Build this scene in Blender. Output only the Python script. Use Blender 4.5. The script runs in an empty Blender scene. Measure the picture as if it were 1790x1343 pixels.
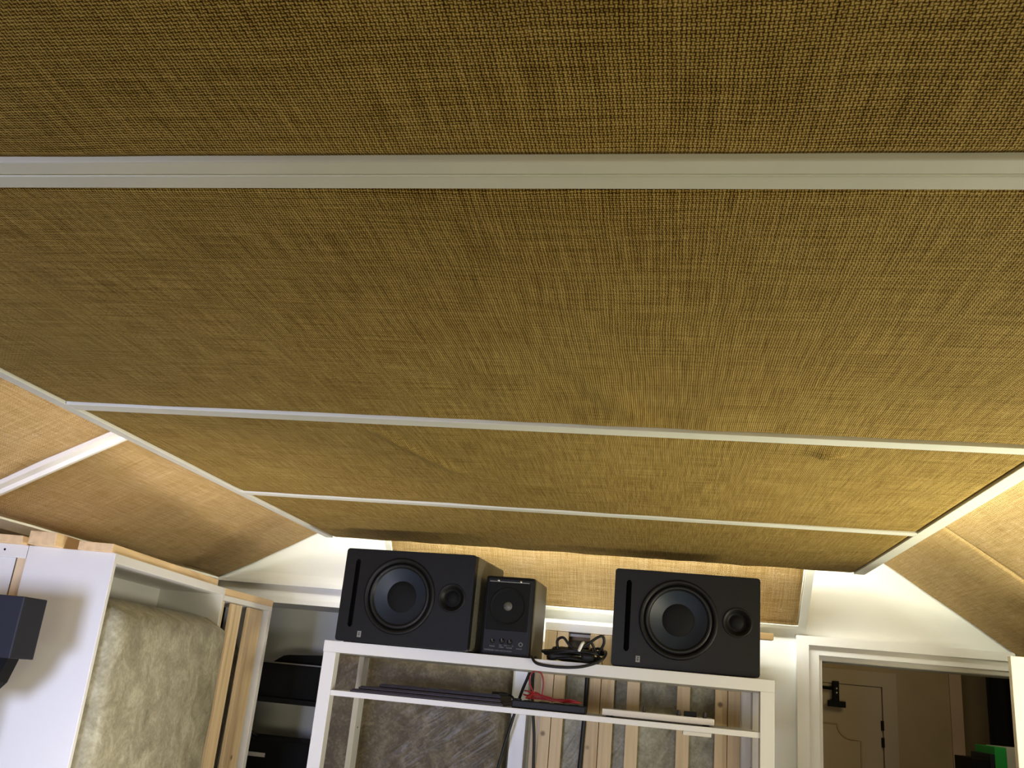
import bpy, bmesh, math, random
from mathutils import Vector, Matrix, noise
random.seed(7)
C = bpy.context.scene.collection
CZ = 1.75                      # camera height; scene heights below are given relative to it
V = Vector

# ------------------------------------------------------------------ materials
def new_mat(name):
    m = bpy.data.materials.new(name); m.use_nodes = True
    nt = m.node_tree; b = nt.nodes['Principled BSDF']
    return m, nt, b
def N(nt, typ, **kw):
    n = nt.nodes.new(typ)
    for k, v in kw.items():
        if k.startswith('i_'): n.inputs[k[2:].replace('_', ' ')].default_value = v
        else: setattr(n, k, v)
    return n
def math_n(nt, op, a, b=None, clamp=False):
    n = nt.nodes.new('ShaderNodeMath'); n.operation = op; n.use_clamp = clamp
    for i, v in enumerate((a, b)):
        if v is None: continue
        if isinstance(v, (int, float)): n.inputs[i].default_value = v
        else: nt.links.new(v, n.inputs[i])
    return n.outputs[0]
def ramp(nt, fac, stops):
    r = nt.nodes.new('ShaderNodeValToRGB')
    el = r.color_ramp.elements
    while len(el) < len(stops): el.new(0.5)
    for e, (p, c) in zip(el, stops): e.position = p; e.color = (*c, 1)
    nt.links.new(fac, r.inputs[0]); return r.outputs[0]
def plain(name, col, rough=0.5, spec=0.5, metal=0.0, var=0.04, scale=6):
    m, nt, b = new_mat(name)
    tc = N(nt, 'ShaderNodeTexCoord'); no = N(nt, 'ShaderNodeTexNoise'); no.inputs['Scale'].default_value = scale
    nt.links.new(tc.outputs['Object'], no.inputs['Vector'])
    a = tuple(max(0, c*(1-var)) for c in col); d = tuple(min(1, c*(1+var)) for c in col)
    nt.links.new(ramp(nt, no.outputs['Fac'], [(0.3, a), (0.7, d)]), b.inputs['Base Color'])
    b.inputs['Roughness'].default_value = rough; b.inputs['Specular IOR Level'].default_value = spec
    b.inputs['Metallic'].default_value = metal
    return m
def burlap(name, tint=(1, 1, 1), pitch=0.0029, amp=1.0):
    m, nt, b = new_mat(name); L = nt.links.new
    uv = N(nt, 'ShaderNodeUVMap')
    # threads wander a little
    n1 = N(nt, 'ShaderNodeTexNoise'); n1.inputs['Scale'].default_value = 5.0; n1.inputs['Detail'].default_value = 3
    L(uv.outputs[0], n1.inputs['Vector'])
    sub = N(nt, 'ShaderNodeVectorMath', operation='SUBTRACT'); L(n1.outputs['Color'], sub.inputs[0]); sub.inputs[1].default_value = (.5, .5, .5)
    sc = N(nt, 'ShaderNodeVectorMath', operation='SCALE'); L(sub.outputs[0], sc.inputs[0]); sc.inputs['Scale'].default_value = 0.008
    ad = N(nt, 'ShaderNodeVectorMath', operation='ADD'); L(uv.outputs[0], ad.inputs[0]); L(sc.outputs[0], ad.inputs[1])
    n1b = N(nt, 'ShaderNodeTexNoise'); n1b.inputs['Scale'].default_value = 70.0; n1b.inputs['Detail'].default_value = 2
    L(uv.outputs[0], n1b.inputs['Vector'])
    sub2 = N(nt, 'ShaderNodeVectorMath', operation='SUBTRACT'); L(n1b.outputs['Color'], sub2.inputs[0]); sub2.inputs[1].default_value = (.5, .5, .5)
    sc2 = N(nt, 'ShaderNodeVectorMath', operation='SCALE'); L(sub2.outputs[0], sc2.inputs[0]); sc2.inputs['Scale'].default_value = 0.0020
    ad2 = N(nt, 'ShaderNodeVectorMath', operation='ADD'); L(ad.outputs[0], ad2.inputs[0]); L(sc2.outputs[0], ad2.inputs[1])
    sep = N(nt, 'ShaderNodeSeparateXYZ'); L(ad2.outputs[0], sep.inputs[0])
    k = math.pi/pitch
    sx = math_n(nt, 'SINE', math_n(nt, 'MULTIPLY', sep.outputs[0], k))
    sy = math_n(nt, 'SINE', math_n(nt, 'MULTIPLY', sep.outputs[1], k*.86))
    hx = math_n(nt, 'ABSOLUTE', sx); hy = math_n(nt, 'ABSOLUTE', sy)
    sg = math_n(nt, 'SIGN', math_n(nt, 'MULTIPLY', sx, sy))
    wx = math_n(nt, 'ADD', math_n(nt, 'MULTIPLY', sg, .32), .66)
    wy = math_n(nt, 'ADD', math_n(nt, 'MULTIPLY', sg, -.32), .66)
    h = math_n(nt, 'MAXIMUM', math_n(nt, 'MULTIPLY', hx, wx), math_n(nt, 'MULTIPLY', hy, wy))
    # thick and thin yarns: streaks along each direction
    def streak(sx_, sy_):
        mp = N(nt, 'ShaderNodeMapping'); mp.inputs['Scale'].default_value = (sx_, sy_, 1)
        L(ad.outputs[0], mp.inputs['Vector'])
        s = N(nt, 'ShaderNodeTexNoise'); s.inputs['Scale'].default_value = 1; s.inputs['Detail'].default_value = 4; s.inputs['Roughness'].default_value = .7
        L(mp.outputs[0], s.inputs['Vector']); return s.outputs['Fac']
    st = math_n(nt, 'ADD', streak(240, 9), streak(9, 240))
    big = N(nt, 'ShaderNodeTexNoise'); big.inputs['Scale'].default_value = 3.2; big.inputs['Detail'].default_value = 5; big.inputs['Roughness'].default_value = .65
    L(uv.outputs[0], big.inputs['Vector'])
    fine = N(nt, 'ShaderNodeTexNoise'); fine.inputs['Scale'].default_value = 320; fine.inputs['Detail'].default_value = 2
    L(uv.outputs[0], fine.inputs['Vector'])
    f = math_n(nt, 'SUBTRACT', math_n(nt, 'MULTIPLY', h, .88), .10)
    f = math_n(nt, 'ADD', f, math_n(nt, 'MULTIPLY', math_n(nt, 'SUBTRACT', st, 1.0), .75))
    f = math_n(nt, 'ADD', f, math_n(nt, 'MULTIPLY', math_n(nt, 'SUBTRACT', big.outputs['Fac'], .5), .22))
    f = math_n(nt, 'ADD', f, math_n(nt, 'MULTIPLY', math_n(nt, 'SUBTRACT', fine.outputs['Fac'], .5), .45), clamp=True)
    f = math_n(nt, 'ADD', math_n(nt, 'MULTIPLY', math_n(nt, 'SUBTRACT', f, .44), amp), .44)
    t = tint
    def c(r, g, bb): return (r*t[0], g*t[1], bb*t[2])
    col = ramp(nt, f, [(0.05, c(.026, .010, .0006)), (0.30, c(.165, .090, .010)), (0.52, c(.37, .235, .050)), (0.85, c(.68, .50, .17))])
    # stray pale fibres
    mp = N(nt, 'ShaderNodeMapping'); mp.inputs['Scale'].default_value = (55, 38, 1); L(ad.outputs[0], mp.inputs['Vector'])
    fb = N(nt, 'ShaderNodeTexNoise'); fb.inputs['Scale'].default_value = 1; fb.inputs['Detail'].default_value = 1.5; fb.inputs['Distortion'].default_value = 2.5
    L(mp.outputs[0], fb.inputs['Vector'])
    fm = ramp(nt, fb.outputs['Fac'], [(.492, (0, 0, 0)), (.5, (1, 1, 1)), (.508, (0, 0, 0))])
    ms = N(nt, 'ShaderNodeTexNoise'); ms.inputs['Scale'].default_value = 11; L(uv.outputs[0], ms.inputs['Vector'])
    mk = ramp(nt, ms.outputs['Fac'], [(.54, (0, 0, 0)), (.66, (.5, .5, .5))])
    fac = N(nt, 'ShaderNodeMix', data_type='RGBA', blend_type='MULTIPLY'); fac.inputs[0].default_value = 1
    L(fm, fac.inputs[6]); L(mk, fac.inputs[7])
    mx = N(nt, 'ShaderNodeMix', data_type='RGBA'); L(fac.outputs[2], mx.inputs[0]); L(col, mx.inputs[6]); mx.inputs[7].default_value = (*c(.75, .56, .30), 1)
    L(mx.outputs[2], b.inputs['Base Color'])
    b.inputs['Roughness'].default_value = .92; b.inputs['Specular IOR Level'].default_value = .12
    b.inputs['Sheen Weight'].default_value = .015; b.inputs['Sheen Roughness'].default_value = .5; b.inputs['Sheen Tint'].default_value = (1, .82, .55, 1)
    bp = N(nt, 'ShaderNodeBump'); bp.inputs['Strength'].default_value = .55; bp.inputs['Distance'].default_value = .0012
    L(math_n(nt, 'ADD', h, math_n(nt, 'MULTIPLY', st, .5)), bp.inputs['Height']); L(bp.outputs[0], b.inputs['Normal'])
    return m
def pine(name, base=(.60, .41, .20), dark=(.42, .25, .10), axis='Z'):
    m, nt, b = new_mat(name); L = nt.links.new
    tc = N(nt, 'ShaderNodeTexCoord'); mp = N(nt, 'ShaderNodeMapping')
    s = {'Z': (45, 45, 2.0), 'Y': (45, 2.0, 45), 'X': (2.0, 45, 45)}[axis]
    mp.inputs['Scale'].default_value = s; L(tc.outputs['Object'], mp.inputs['Vector'])
    no = N(nt, 'ShaderNodeTexNoise'); no.inputs['Scale'].default_value = 1; no.inputs['Detail'].default_value = 5; no.inputs['Distortion'].default_value = .6
    L(mp.outputs[0], no.inputs['Vector'])
    vo = N(nt, 'ShaderNodeTexVoronoi'); vo.inputs['Scale'].default_value = 7
    L(tc.outputs['Object'], vo.inputs['Vector'])
    kn = ramp(nt, vo.outputs['Distance'], [(.03, (.14, .06, .02)), (.07, (1, 1, 1))])
    col = ramp(nt, no.outputs['Fac'], [(.3, dark), (.5, base), (.75, tuple(min(1, c*1.18) for c in base))])
    mx = N(nt, 'ShaderNodeMix', data_type='RGBA', blend_type='MULTIPLY'); mx.inputs[0].default_value = .8
    L(col, mx.inputs[6]); L(kn, mx.inputs[7]); L(mx.outputs[2], b.inputs['Base Color'])
    b.inputs['Roughness'].default_value = .55
    bp = N(nt, 'ShaderNodeBump'); bp.inputs['Strength'].default_value = .15; bp.inputs['Distance'].default_value = .001
    L(no.outputs['Fac'], bp.inputs['Height']); L(bp.outputs[0], b.inputs['Normal'])
    return m
def wool(name, a, d, e, rot=.7, wrinkle=.5, rough=.32, coat=.35):
    """mineral wool slab under clear plastic film"""
    m, nt, b = new_mat(name); L = nt.links.new
    tc = N(nt, 'ShaderNodeTexCoord')
    n1 = N(nt, 'ShaderNodeTexNoise'); n1.inputs['Scale'].default_value = 16; n1.inputs['Detail'].default_value = 7; n1.inputs['Roughness'].default_value = .68; n1.inputs['Distortion'].default_value = .8
    L(tc.outputs['Object'], n1.inputs['Vector'])
    n2 = N(nt, 'ShaderNodeTexNoise'); n2.inputs['Scale'].default_value = 130; n2.inputs['Detail'].default_value = 4
    L(tc.outputs['Object'], n2.inputs['Vector'])
    f = math_n(nt, 'ADD', math_n(nt, 'MULTIPLY', n1.outputs['Fac'], .72), math_n(nt, 'MULTIPLY', n2.outputs['Fac'], .28))
    L(ramp(nt, f, [(.33, a), (.5, d), (.66, e)]), b.inputs['Base Color'])
    b.inputs['Roughness'].default_value = .8
    b.inputs['Coat Weight'].default_value = coat; b.inputs['Coat Roughness'].default_value = rough
    mp = N(nt, 'ShaderNodeMapping'); mp.inputs['Rotation'].default_value = (0, rot, 0); mp.vector_type = 'TEXTURE'; mp.inputs['Scale'].default_value = (1/28, 1/9, 1/3)
    L(tc.outputs['Object'], mp.inputs['Vector'])
    n3 = N(nt, 'ShaderNodeTexNoise'); n3.inputs['Scale'].default_value = 1; n3.inputs['Detail'].default_value = 3; n3.inputs['Distortion'].default_value = 1.2
    L(mp.outputs[0], n3.inputs['Vector'])
    bp = N(nt, 'ShaderNodeBump'); bp.inputs['Strength'].default_value = wrinkle; bp.inputs['Distance'].default_value = .012
    L(n3.outputs['Fac'], bp.inputs['Height']); L(bp.outputs[0], b.inputs['Coat Normal'])
    bp2 = N(nt, 'ShaderNodeBump'); bp2.inputs['Strength'].default_value = .5; bp2.inputs['Distance'].default_value = .006
    L(f, bp2.inputs['Height']); L(bp2.outputs[0], b.inputs['Normal'])
    return m

M = dict(
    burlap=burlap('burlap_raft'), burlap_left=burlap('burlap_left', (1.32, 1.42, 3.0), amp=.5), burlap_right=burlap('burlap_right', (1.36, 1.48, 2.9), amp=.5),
    wall=plain('wall_paint', (.78, .79, .75), .7, .3, var=.02, scale=3),
    cream=plain('cream_paint', (.66, .60, .44), .7, .3, var=.03),
    gloss=plain('gloss_white_paint', (.82, .82, .78), .35, .5, var=.015),
    frame=plain('panel_frame_white', (.84, .84, .74), .45, .4, var=.03, scale=12),
    lam=plain('white_laminate', (.72, .71, .68), .35, .5, var=.01),
    pine=pine('pine_vertical', (.68, .52, .31), (.54, .38, .19)), pine_y=pine('pine_along', (.72, .52, .28), (.55, .36, .16), 'Y'), pine_x=pine('pine_across', (.66, .46, .23), (.48, .30, .13), 'X'),
    wool=wool('mineral_wool_grey', (.16, .145, .085), (.28, .26, .17), (.43, .405, .29), .6),
    wool_dark=wool('mineral_wool_brown', (.055, .040, .020), (.105, .082, .045), (.22, .18, .11), .95, .9, .32, .3),
    black=plain('black_vinyl', (.0052, .0052, .0048), .5, .28, var=.2, scale=60),
    blackm=plain('black_matte', (.006, .006, .006), .7, .2, var=.2),
    blackg=plain('black_rubber', (.009, .009, .009), .45, .35, var=.2),
    cone=plain('blue_grey_cone', (.013, .021, .034), .5, .5, var=.1, scale=40),
    void=plain('port_void', (.002, .002, .002), .9, .1),
    grille=plain('grille_dark', (.006, .006, .005), .7, .2, var=.3, scale=200),
    side=plain('ash_vinyl_side', (.10, .095, .075), .45, .5, var=.25, scale=150),
    sideb=plain('grey_brown_cabinet', (.13, .115, .08), .45, .4, var=.05),
    steel=plain('steel', (.6, .6, .58), .3, .5, 1.0),
    mark=plain('silver_print', (.24, .24, .22), .5, .4),
    tray=plain('dark_plum_lacquer', (.030, .020, .021), .45, .35, var=.15),
    whited=plain('white_door_paint', (.86, .86, .86), .4, .5, var=.01),
    red=plain('red_cable', (.26, .006, .006), .4, .5),
    tie=plain('white_tie', (.85, .84, .78), .5),
    beige=plain('warm_white_plastic', (.66, .62, .55), .4),
    hall=plain('hall_wall_paint', (.46, .34, .20), .8, .2, var=.05),
    hall_beige=plain('hall_beige_paint', (.60, .42, .31), .8, .2, var=.04),
    halldoor=plain('hall_door_paint', (.52, .40, .27), .6, .3, var=.03),
    curtain=plain('black_cloth', (.012, .011, .009), .9, .1),
    green=plain('green_card', (.02, .42, .08), .6), white_card=plain('grey_white_card', (.62, .60, .58), .6),
    navy=plain('navy_card', (.010, .012, .022), .6),
    carpet=plain('carpet_grey', (.32, .28, .23), .95, .1, var=.2, scale=90),
)

# ------------------------------------------------------------------ mesh helpers
def box(bm, x0, x1, y0, y1, z0, z1, mat=None, bev=0.0):
    r = bmesh.ops.create_cube(bm, size=1)
    vs = r['verts']
    for v in vs:
        v.co = V(((x0+x1)/2+v.co.x*(x1-x0), (y0+y1)/2+v.co.y*(y1-y0), (z0+z1)/2+v.co.z*(z1-z0)))
    if bev > 0:
        es = {e for v in vs for e in v.link_edges}
        g = bmesh.ops.bevel(bm, geom=list(es), offset=bev, segments=2, affect='EDGES', profile=.6)
        vs = list({v for f in g['faces'] for v in f.verts} | {v for v in vs if v.is_valid})
    if mat is not None:
        for v in vs: v.co = mat @ v.co
    return vs
def prism(bm, pts, off):
    a = [bm.verts.new(p) for p in pts]; b = [bm.verts.new(V(p)+V(off)) for p in pts]
    n = len(pts)
    bm.faces.new(a[::-1]); bm.faces.new(b)
    for i in range(n): bm.faces.new([a[i], a[(i+1) % n], b[(i+1) % n], b[i]])
    bmesh.ops.recalc_face_normals(bm, faces=bm.faces)
def smooth_path(pts, n=6):
    P = [V(p) for p in pts]; out = []
    for i in range(len(P)-1):
        p0 = P[max(i-1, 0)]; p1 = P[i]; p2 = P[i+1]; p3 = P[min(i+2, len(P)-1)]
        for k in range(n):
            t = k/n
            out.append(.5*((2*p1)+(-p0+p2)*t+(2*p0-5*p1+4*p2-p3)*t*t+(-p0+3*p1-3*p2+p3)*t**3))
    out.append(P[-1]); return out
def tube(bm, pts, r, seg=8, sm=6):
    P = smooth_path(pts, sm) if sm else [V(p) for p in pts]
    rings = []; up = V((0, 0, 1))
    t0 = (P[1]-P[0]).normalized()
    nrm = t0.cross(up) if abs(t0.dot(up)) < .95 else t0.cross(V((1, 0, 0)))
    nrm.normalize()
    for i, p in enumerate(P):
        t = (P[min(i+1, len(P)-1)]-P[max(i-1, 0)])
        if t.length < 1e-9: t = t0
        t.normalize()
        nrm = (nrm-t*nrm.dot(t))
        if nrm.length < 1e-6: nrm = t.orthogonal()
        nrm.normalize(); bn = t.cross(nrm)
        rings.append([bm.verts.new(p+(nrm*math.cos(a)+bn*math.sin(a))*r) for a in [2*math.pi*k/seg for k in range(seg)]])
    for a, b in zip(rings, rings[1:]):
        for k in range(seg):
            f = bm.faces.new([a[k], a[(k+1) % seg], b[(k+1) % seg], b[k]]); f.smooth = True
    bm.faces.new(rings[0][::-1]); bm.faces.new(rings[-1])
def lathe(bm, prof, mat, seg=64):
    """prof: (radius, depth) pairs; axis is local -Y (towards the viewer) at origin of mat"""
    rings = []
    for r, d in prof:
        if r < 1e-6: rings.append([bm.verts.new(mat @ V((0, -d, 0)))])
        else: rings.append([bm.verts.new(mat @ V((r*math.cos(a), -d, r*math.sin(a)))) for a in [2*math.pi*k/seg for k in range(seg)]])
    for a, b in zip(rings, rings[1:]):
        for k in range(seg):
            k2 = (k+1) % seg
            if len(a) == 1 and len(b) == 1: continue
            if len(a) == 1: f = bm.faces.new([a[0], b[k2], b[k]])
            elif len(b) == 1: f = bm.faces.new([a[k], a[k2], b[0]])
            else: f = bm.faces.new([a[k], a[k2], b[k2], b[k]])
            f.smooth = True
    bmesh.ops.recalc_face_normals(bm, faces=bm.faces)
def rot_z(origin, deg): return Matrix.Translation(V(origin)) @ Matrix.Rotation(math.radians(deg), 4, 'Z')

def mesh_obj(name, bm, m, loc):
    for v in bm.verts: v.co = v.co + V((0, 0, CZ)) - V(loc)
    me = bpy.data.meshes.new(name); bm.to_mesh(me); bm.free()
    me.materials.append(m)
    o = bpy.data.objects.new(name, me); C.objects.link(o)
    return o
def thing(name, label, cat, base, group=None):
    o = bpy.data.objects.new(name, None); C.objects.link(o); o.empty_display_size = .05
    o.location = V((base[0], base[1], base[2]+CZ)); o['label'] = label; o['category'] = cat
    if group: o['group'] = group
    return o
def part(root, name, bm, m, label=None, wloc=None):
    p = root; loc = V((0, 0, 0))
    while p is not None: loc = loc+p.location; p = p.parent
    o = mesh_obj(name, bm, m, loc); o.parent = root
    if label: o['label'] = label
    return o
def single(name, bm, m, label, cat, group=None):
    xs = [v.co for v in bm.verts]
    c = V((sum(v.x for v in xs)/len(xs), sum(v.y for v in xs)/len(xs), min(v.z for v in xs)+CZ))
    o = mesh_obj(name, bm, m, c); o.location = c; o['label'] = label; o['category'] = cat
    if group: o['group'] = group
    return o
def struct(name, bm, m):
    o = mesh_obj(name, bm, m, (0, 0, 0)); o['kind'] = 'structure'; return o
def B(*a, **k):
    bm = bmesh.new(); box(bm, *a, **k); return bm

def pad(P0, U, W, Nn, thick, disp, step=.012, edge=.012, seed=0):
    """upholstered slab: front surface displaced along Nn, closed at sides and back. UVs in metres."""
    P0, U, W, Nn = V(P0), V(U), V(W), V(Nn)
    lu, lw = U.length, W.length; u, w = U.normalized(), W.normalized()
    nu, nw = max(2, int(lu/step)), max(2, int(lw/step))
    bm = bmesh.new(); uvl = bm.loops.layers.uv.new('UVMap'); g = []
    for j in range(nw+1):
        row = []
        for i in range(nu+1):
            a, b = lu*i/nu, lw*j/nw
            d = disp(a, b, lu, lw)
            e = min(a, lu-a, b, lw-b)
            if e < edge: d -= .0035*(1-e/edge)**2
            row.append((bm.verts.new(P0+u*a+w*b+Nn*d), (a+seed, b+seed*.7)))
        g.append(row)
    def quad(q):
        f = bm.faces.new([x[0] for x in q]); f.smooth = True
        for lp, x in zip(f.loops, q): lp[uvl].uv = x[1]
    for j in range(nw):
        for i in range(nu): quad([g[j][i], g[j][i+1], g[j+1][i+1], g[j+1][i]])
    # skirt
    loop = [g[0][i] for i in range(nu)]+[g[j][nu] for j in range(nw)]+[g[nw][i] for i in range(nu, 0, -1)]+[g[j][0] for j in range(nw, 0, -1)]
    back = []
    for vtx, (a, b) in loop:
        p = P0+u*(a-seed)+w*(b-seed*.7)-Nn*thick
        aa, bb = a, b
        if a-seed < 1e-6: aa = a-thick
        elif a-seed > lu-1e-6: aa = a+thick
        if b-seed*.7 < 1e-6: bb = b-thick
        elif b-seed*.7 > lw-1e-6: bb = b+thick
        back.append((bm.verts.new(p), (aa, bb)))
    n = len(loop)
    for k in range(n):
        q = [loop[(k+1) % n], loop[k], back[k], back[(k+1) % n]]
        f = bm.faces.new([x[0] for x in q])
        for lp, x in zip(f.loops, q): lp[uvl].uv = x[1]
    bm.faces.new([x[0] for x in back])
    bmesh.ops.recalc_face_normals(bm, faces=bm.faces)
    return bm

# ------------------------------------------------------------------ room shell
SL, SR = .52, .666                    # roof slopes, left and right
def zl(x): return .431+SL*(x+1.158)   # face of the left sloping panels
def zr(x): return .908-SR*x           # face of the right sloping panels
OFF = .05
ZT = .66
def zc(x): return min(zl(x)+OFF*1.13, zr(x)+OFF*1.2, ZT)
xl_top = (ZT-OFF*1.13-.431)/SL-1.158; xr_top = (.908+OFF*1.2-ZT)/SR
XL, XR, YB, YW = -2.0, 1.65, -2.6, 3.0
prof = [(XL, zc(XL)), (xl_top, ZT), (xr_top, ZT), (XR, zc(XR))]
bm = bmesh.new()
lo = [V((x, YB, z)) for x, z in prof]; hi = [V((x, YB, z+.12)) for x, z in prof]
prism(bm, lo+hi[::-1], (0, 3.12-YB, 0)); struct('ceiling', bm, M['cream'])
bm = B(XL-.1, 3.6, YB-.1, 6.0, -CZ-.1, -CZ); struct('floor', bm, M['carpet'])
bm = B(XL-.1, XL, YB, 3.12, -CZ, zc(XL)+.1); struct('wall_left', bm, M['cream'])
bm = B(XR, XR+.1, YB, 3.12, -CZ, zc(XR)+.1); struct('wall_right', bm, M['wall'])
bm = bmesh.new(); prism(bm, [V((XL, YB-.1, -CZ)), V((XR, YB-.1, -CZ))]+[V((x, YB-.1, z+.05)) for x, z in prof[::-1]], (0, .1, 0)); struct('wall_back', bm, M['wall'])

# end wall (gable) with a recess on the left and a doorway on the right
RX0, RX1, RZ = -1.64, -1.03, .198
DX0, DX1, DZ = .49, 1.10, .156
bm = bmesh.new()
def wseg(x0, x1, z0):
    xs = sorted({x0, x1, *[x for x in (xl_top, xr_top) if x0 < x < x1]})
    for a, b in zip(xs, xs[1:]):
        prism(bm, [V((a, YW, z0)), V((b, YW, z0)), V((b, YW, zc(b)+.02)), V((a, YW, zc(a)+.02))], (0, .12, 0))
wseg(XL, RX0, -CZ); wseg(RX0, RX1, RZ); wseg(RX1, DX0, -CZ); wseg(DX0, DX1, DZ); wseg(DX1, XR, -CZ)
struct('wall_end', bm, M['wall'])
bm = bmesh.new()
box(bm, RX0-.05, RX1+.05, 3.36, 3.41, -CZ, RZ+.05); box(bm, RX0-.05, RX0, 3.12, 3.36, -CZ, RZ+.05)
box(bm, RX1, RX1+.05, 3.12, 3.36, -CZ, RZ+.05); box(bm, RX0, RX1, 3.12, 3.36, RZ, RZ+.05)
struct('wall_recess', bm, M['wall'])

# stepped moulding over the recess, and its facing boards
bm = bmesh.new()
for z0, z1, p in ((.274, .29, .012), (.262, .274, .020), (.250, .262, .034), (.207, .250, .014), (RZ-.006, .207, .024)):
    xa = (z1-.431)/SL-1.158+.012
    prism(bm, [V((xa-(z1-z0)/SL, YW-p, z0)), V((-.99, YW-p, z0)), V((-.99, YW-p, z1)), V((xa, YW-p, z1))], (0, p, 0))
struct('trim_1', bm, M['gloss'])
# doorway architrave, three steps
bm = bmesh.new()
box(bm, .414, .449, YW-.030, YW, -CZ, .224); box(bm, .449, 1.03, YW-.030, YW, .198, .224)
box(bm, .449, .480, YW-.018, YW, -CZ, .198); box(bm, .480, 1.065, YW-.018, YW, .171, .198)
box(bm, .480, DX0, YW-.006, YW+.12, -CZ, .171); box(bm, DX0, DX1, YW-.006, YW+.12, .158, .171)
box(bm, DX1, 1.135, YW-.006, YW+.12, -CZ, .14)
struct('trim_2', bm, M['gloss'])

# ------------------------------------------------------------------ burlap raft under the ceiling
RL, RR, RE = -1.045, .572, 2.757      # outer edges of the raft
FZ = .390
def pucker(a, b, lu, lw, seed):
    e0, e1 = math.exp(-b/.07), math.exp(-(lw-b)/.07)
    n = noise.noise(V((a*9+seed, b*1.5, seed)))
    d = .0045*(e0+e1)*n
    d += .004*noise.noise(V((a*1.6, b*2.2, seed+3.3)))
    d += .0016*noise.noise(V((a*7+seed, b*5, 8.1)))
    return d
def creases(lst):
    def f(a, b):
        d = 0
        for (a0, b0, a1, b1, h, wd) in lst:
            L = V((a1-a0, b1-b0)); l2 = L.length_squared
            t = max(0, min(1, ((a-a0)*L.x+(b-b0)*L.y)/l2))
            q = math.hypot(a-a0-L.x*t, b-b0-L.y*t)
            d += h*math.exp(-(q/wd)**2)*math.sin(math.pi*min(1, t+.15))
        return d
    return f
panels = [  # y0, y1, near rail, far rail, label
    (-1.30, .632, 0, .020, 'brown burlap ceiling panel nearest the viewer, at the top of the photo', []),
    (.634, 1.366, .020, 0, 'large burlap ceiling panel just beyond the double white strip', [(1.00, .73, .86, .30, -.002, .02), (.95, .72, .85, .35, .002, .02)]),
    (1.366, 2.078, .034, 0, 'burlap ceiling panel between the two thin single white strips', [(.52, .02, .66, .45, -.006, .014), (1.27, .05, 1.28, .08, -.012, .022)]),
    (2.078, RE, .030, 0, 'farthest and narrowest-looking burlap panel of the ceiling raft, above the loudspeakers', [(.0, .5, .5, .65, -.004, .03)]),
]
for i, (y0, y1, rn, rf, lab, cr) in enumerate(panels):
    root = thing('acoustic_panel', lab, 'acoustic panel', ((RL+RR)/2, (y0+y1)/2, FZ), 'burlap panels of the ceiling raft')
    cf = creases(cr); last = i == 3
    def disp(a, b, lu, lw, s=i*5.7, cf=cf, last=last):
        # outward is down: positive = sag
        d = pucker(a, b, lu, lw, s)-cf(a, b)
        if i == 1: d += .003*math.exp(-(lw-b)/.12)*math.sin(a*42)*math.exp(-((a-.95)/.28)**2)
        if last: d += .003*math.exp(-(lw-b)/.05)*noise.noise(V((a*14, 2, 2)))
        if not (last and b > lw-.08): d *= min(1, .08+b/.05, .08+(lw-b)/.05)
        if last: d *= .55
        return d*min(1, .1+a/.04, .1+(lu-a)/.04)
    xl, xr = RL+.024, RR-.030
    bm = pad((xl, y0+rn, FZ+.0012), (xr-xl, 0, 0), (0, y1-rf-y0-rn, 0), (0, 0, -1), .018, disp, step=.011, seed=i*1.37)
    part(root, 'fabric', bm, M['burlap'])
    bm = bmesh.new()
    box(bm, RL, xl, y0, y1, FZ-.001, FZ+.024, bev=.0015); box(bm, xr, RR, y0, y1, FZ-.001, FZ+.024, bev=.0015)
    if rn: box(bm, xl, xr, y0+.0005, y0+rn, FZ-.0012, FZ+.024, bev=.0015)
    if rf: box(bm, xl, xr, y1-rf, y1-.0005, FZ-.0012, FZ+.024, bev=.0015)
    part(root, 'frame', bm, M['frame'], 'white painted edge strips')
    bm = B(xl, xr, y0+.002, y1-.002, FZ+.024, FZ+.030)
    part(root, 'backing_board', bm, M['wall'])
# groove between the first two panels is closed by a recessed strip
bm = B(RL+.03, RR-.03, .6322, .6338, FZ+.012, FZ+.02)
single('joint_strip', bm, M['frame'], 'narrow grey joint line between the two white strips of the ceiling raft', 'joint strip')
# hangers holding the raft
for k, (x, y) in enumerate(((-.9, .0), (.42, .0), (-.7, 2.3), (.40, 2.3))):
    bm = bmesh.new(); tube(bm, [(x, y, FZ+.030), (x, y, zc(x)+.001)], .002, 6, 0)
    single('hanger_wire', bm, M['steel'], 'thin steel wire holding the burlap raft up to the ceiling', 'wire', 'hanger wires')

# ------------------------------------------------------------------ sloping burlap panels
def slope_panel(side, y0, y1, xa, xb, lab, mat, seed, rails, lowrail):
    zf = zl if side < 0 else zr
    s = SL if side < 0 else -SR
    n = V((s, 0, -1)).normalized()
    root = thing('acoustic_panel', lab, 'acoustic panel', ((xa+xb)/2, (y0+y1)/2, zf((xa+xb)/2)), 'burlap panels on the sloping ceiling')
    P0 = V((xa, y0, zf(xa))); U = V((xb-xa, 0, zf(xb)-zf(xa)))
    def disp(a, b, lu, lw): return .004*noise.noise(V((a*3, b*3, seed)))+.0015*noise.noise(V((a*11, b*9, seed)))
    bm = pad(P0, U, (0, y1-y0, 0), n, .03, disp, step=.016, seed=seed)
    part(root, 'fabric', bm, mat)
    if lowrail:
        bm = bmesh.new(); u = U.normalized()
        a = P0 if side < 0 else P0+U; o = -u if side < 0 else u
        prism(bm, [a+n*.004, a+o*.035+n*.004, a+o*.035-n*.03, a-n*.03], (0, y1-y0, 0))
        part(root, 'edge_batten', bm, M['frame'], 'white batten along the lower edge')
    return root
slope_panel(-1, -1.3, 1.715, -1.49, -.80, 'burlap panel on the left sloping ceiling, nearer of the two, left of the white batten', M['burlap_left'], 3.1, 0, True)
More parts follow.
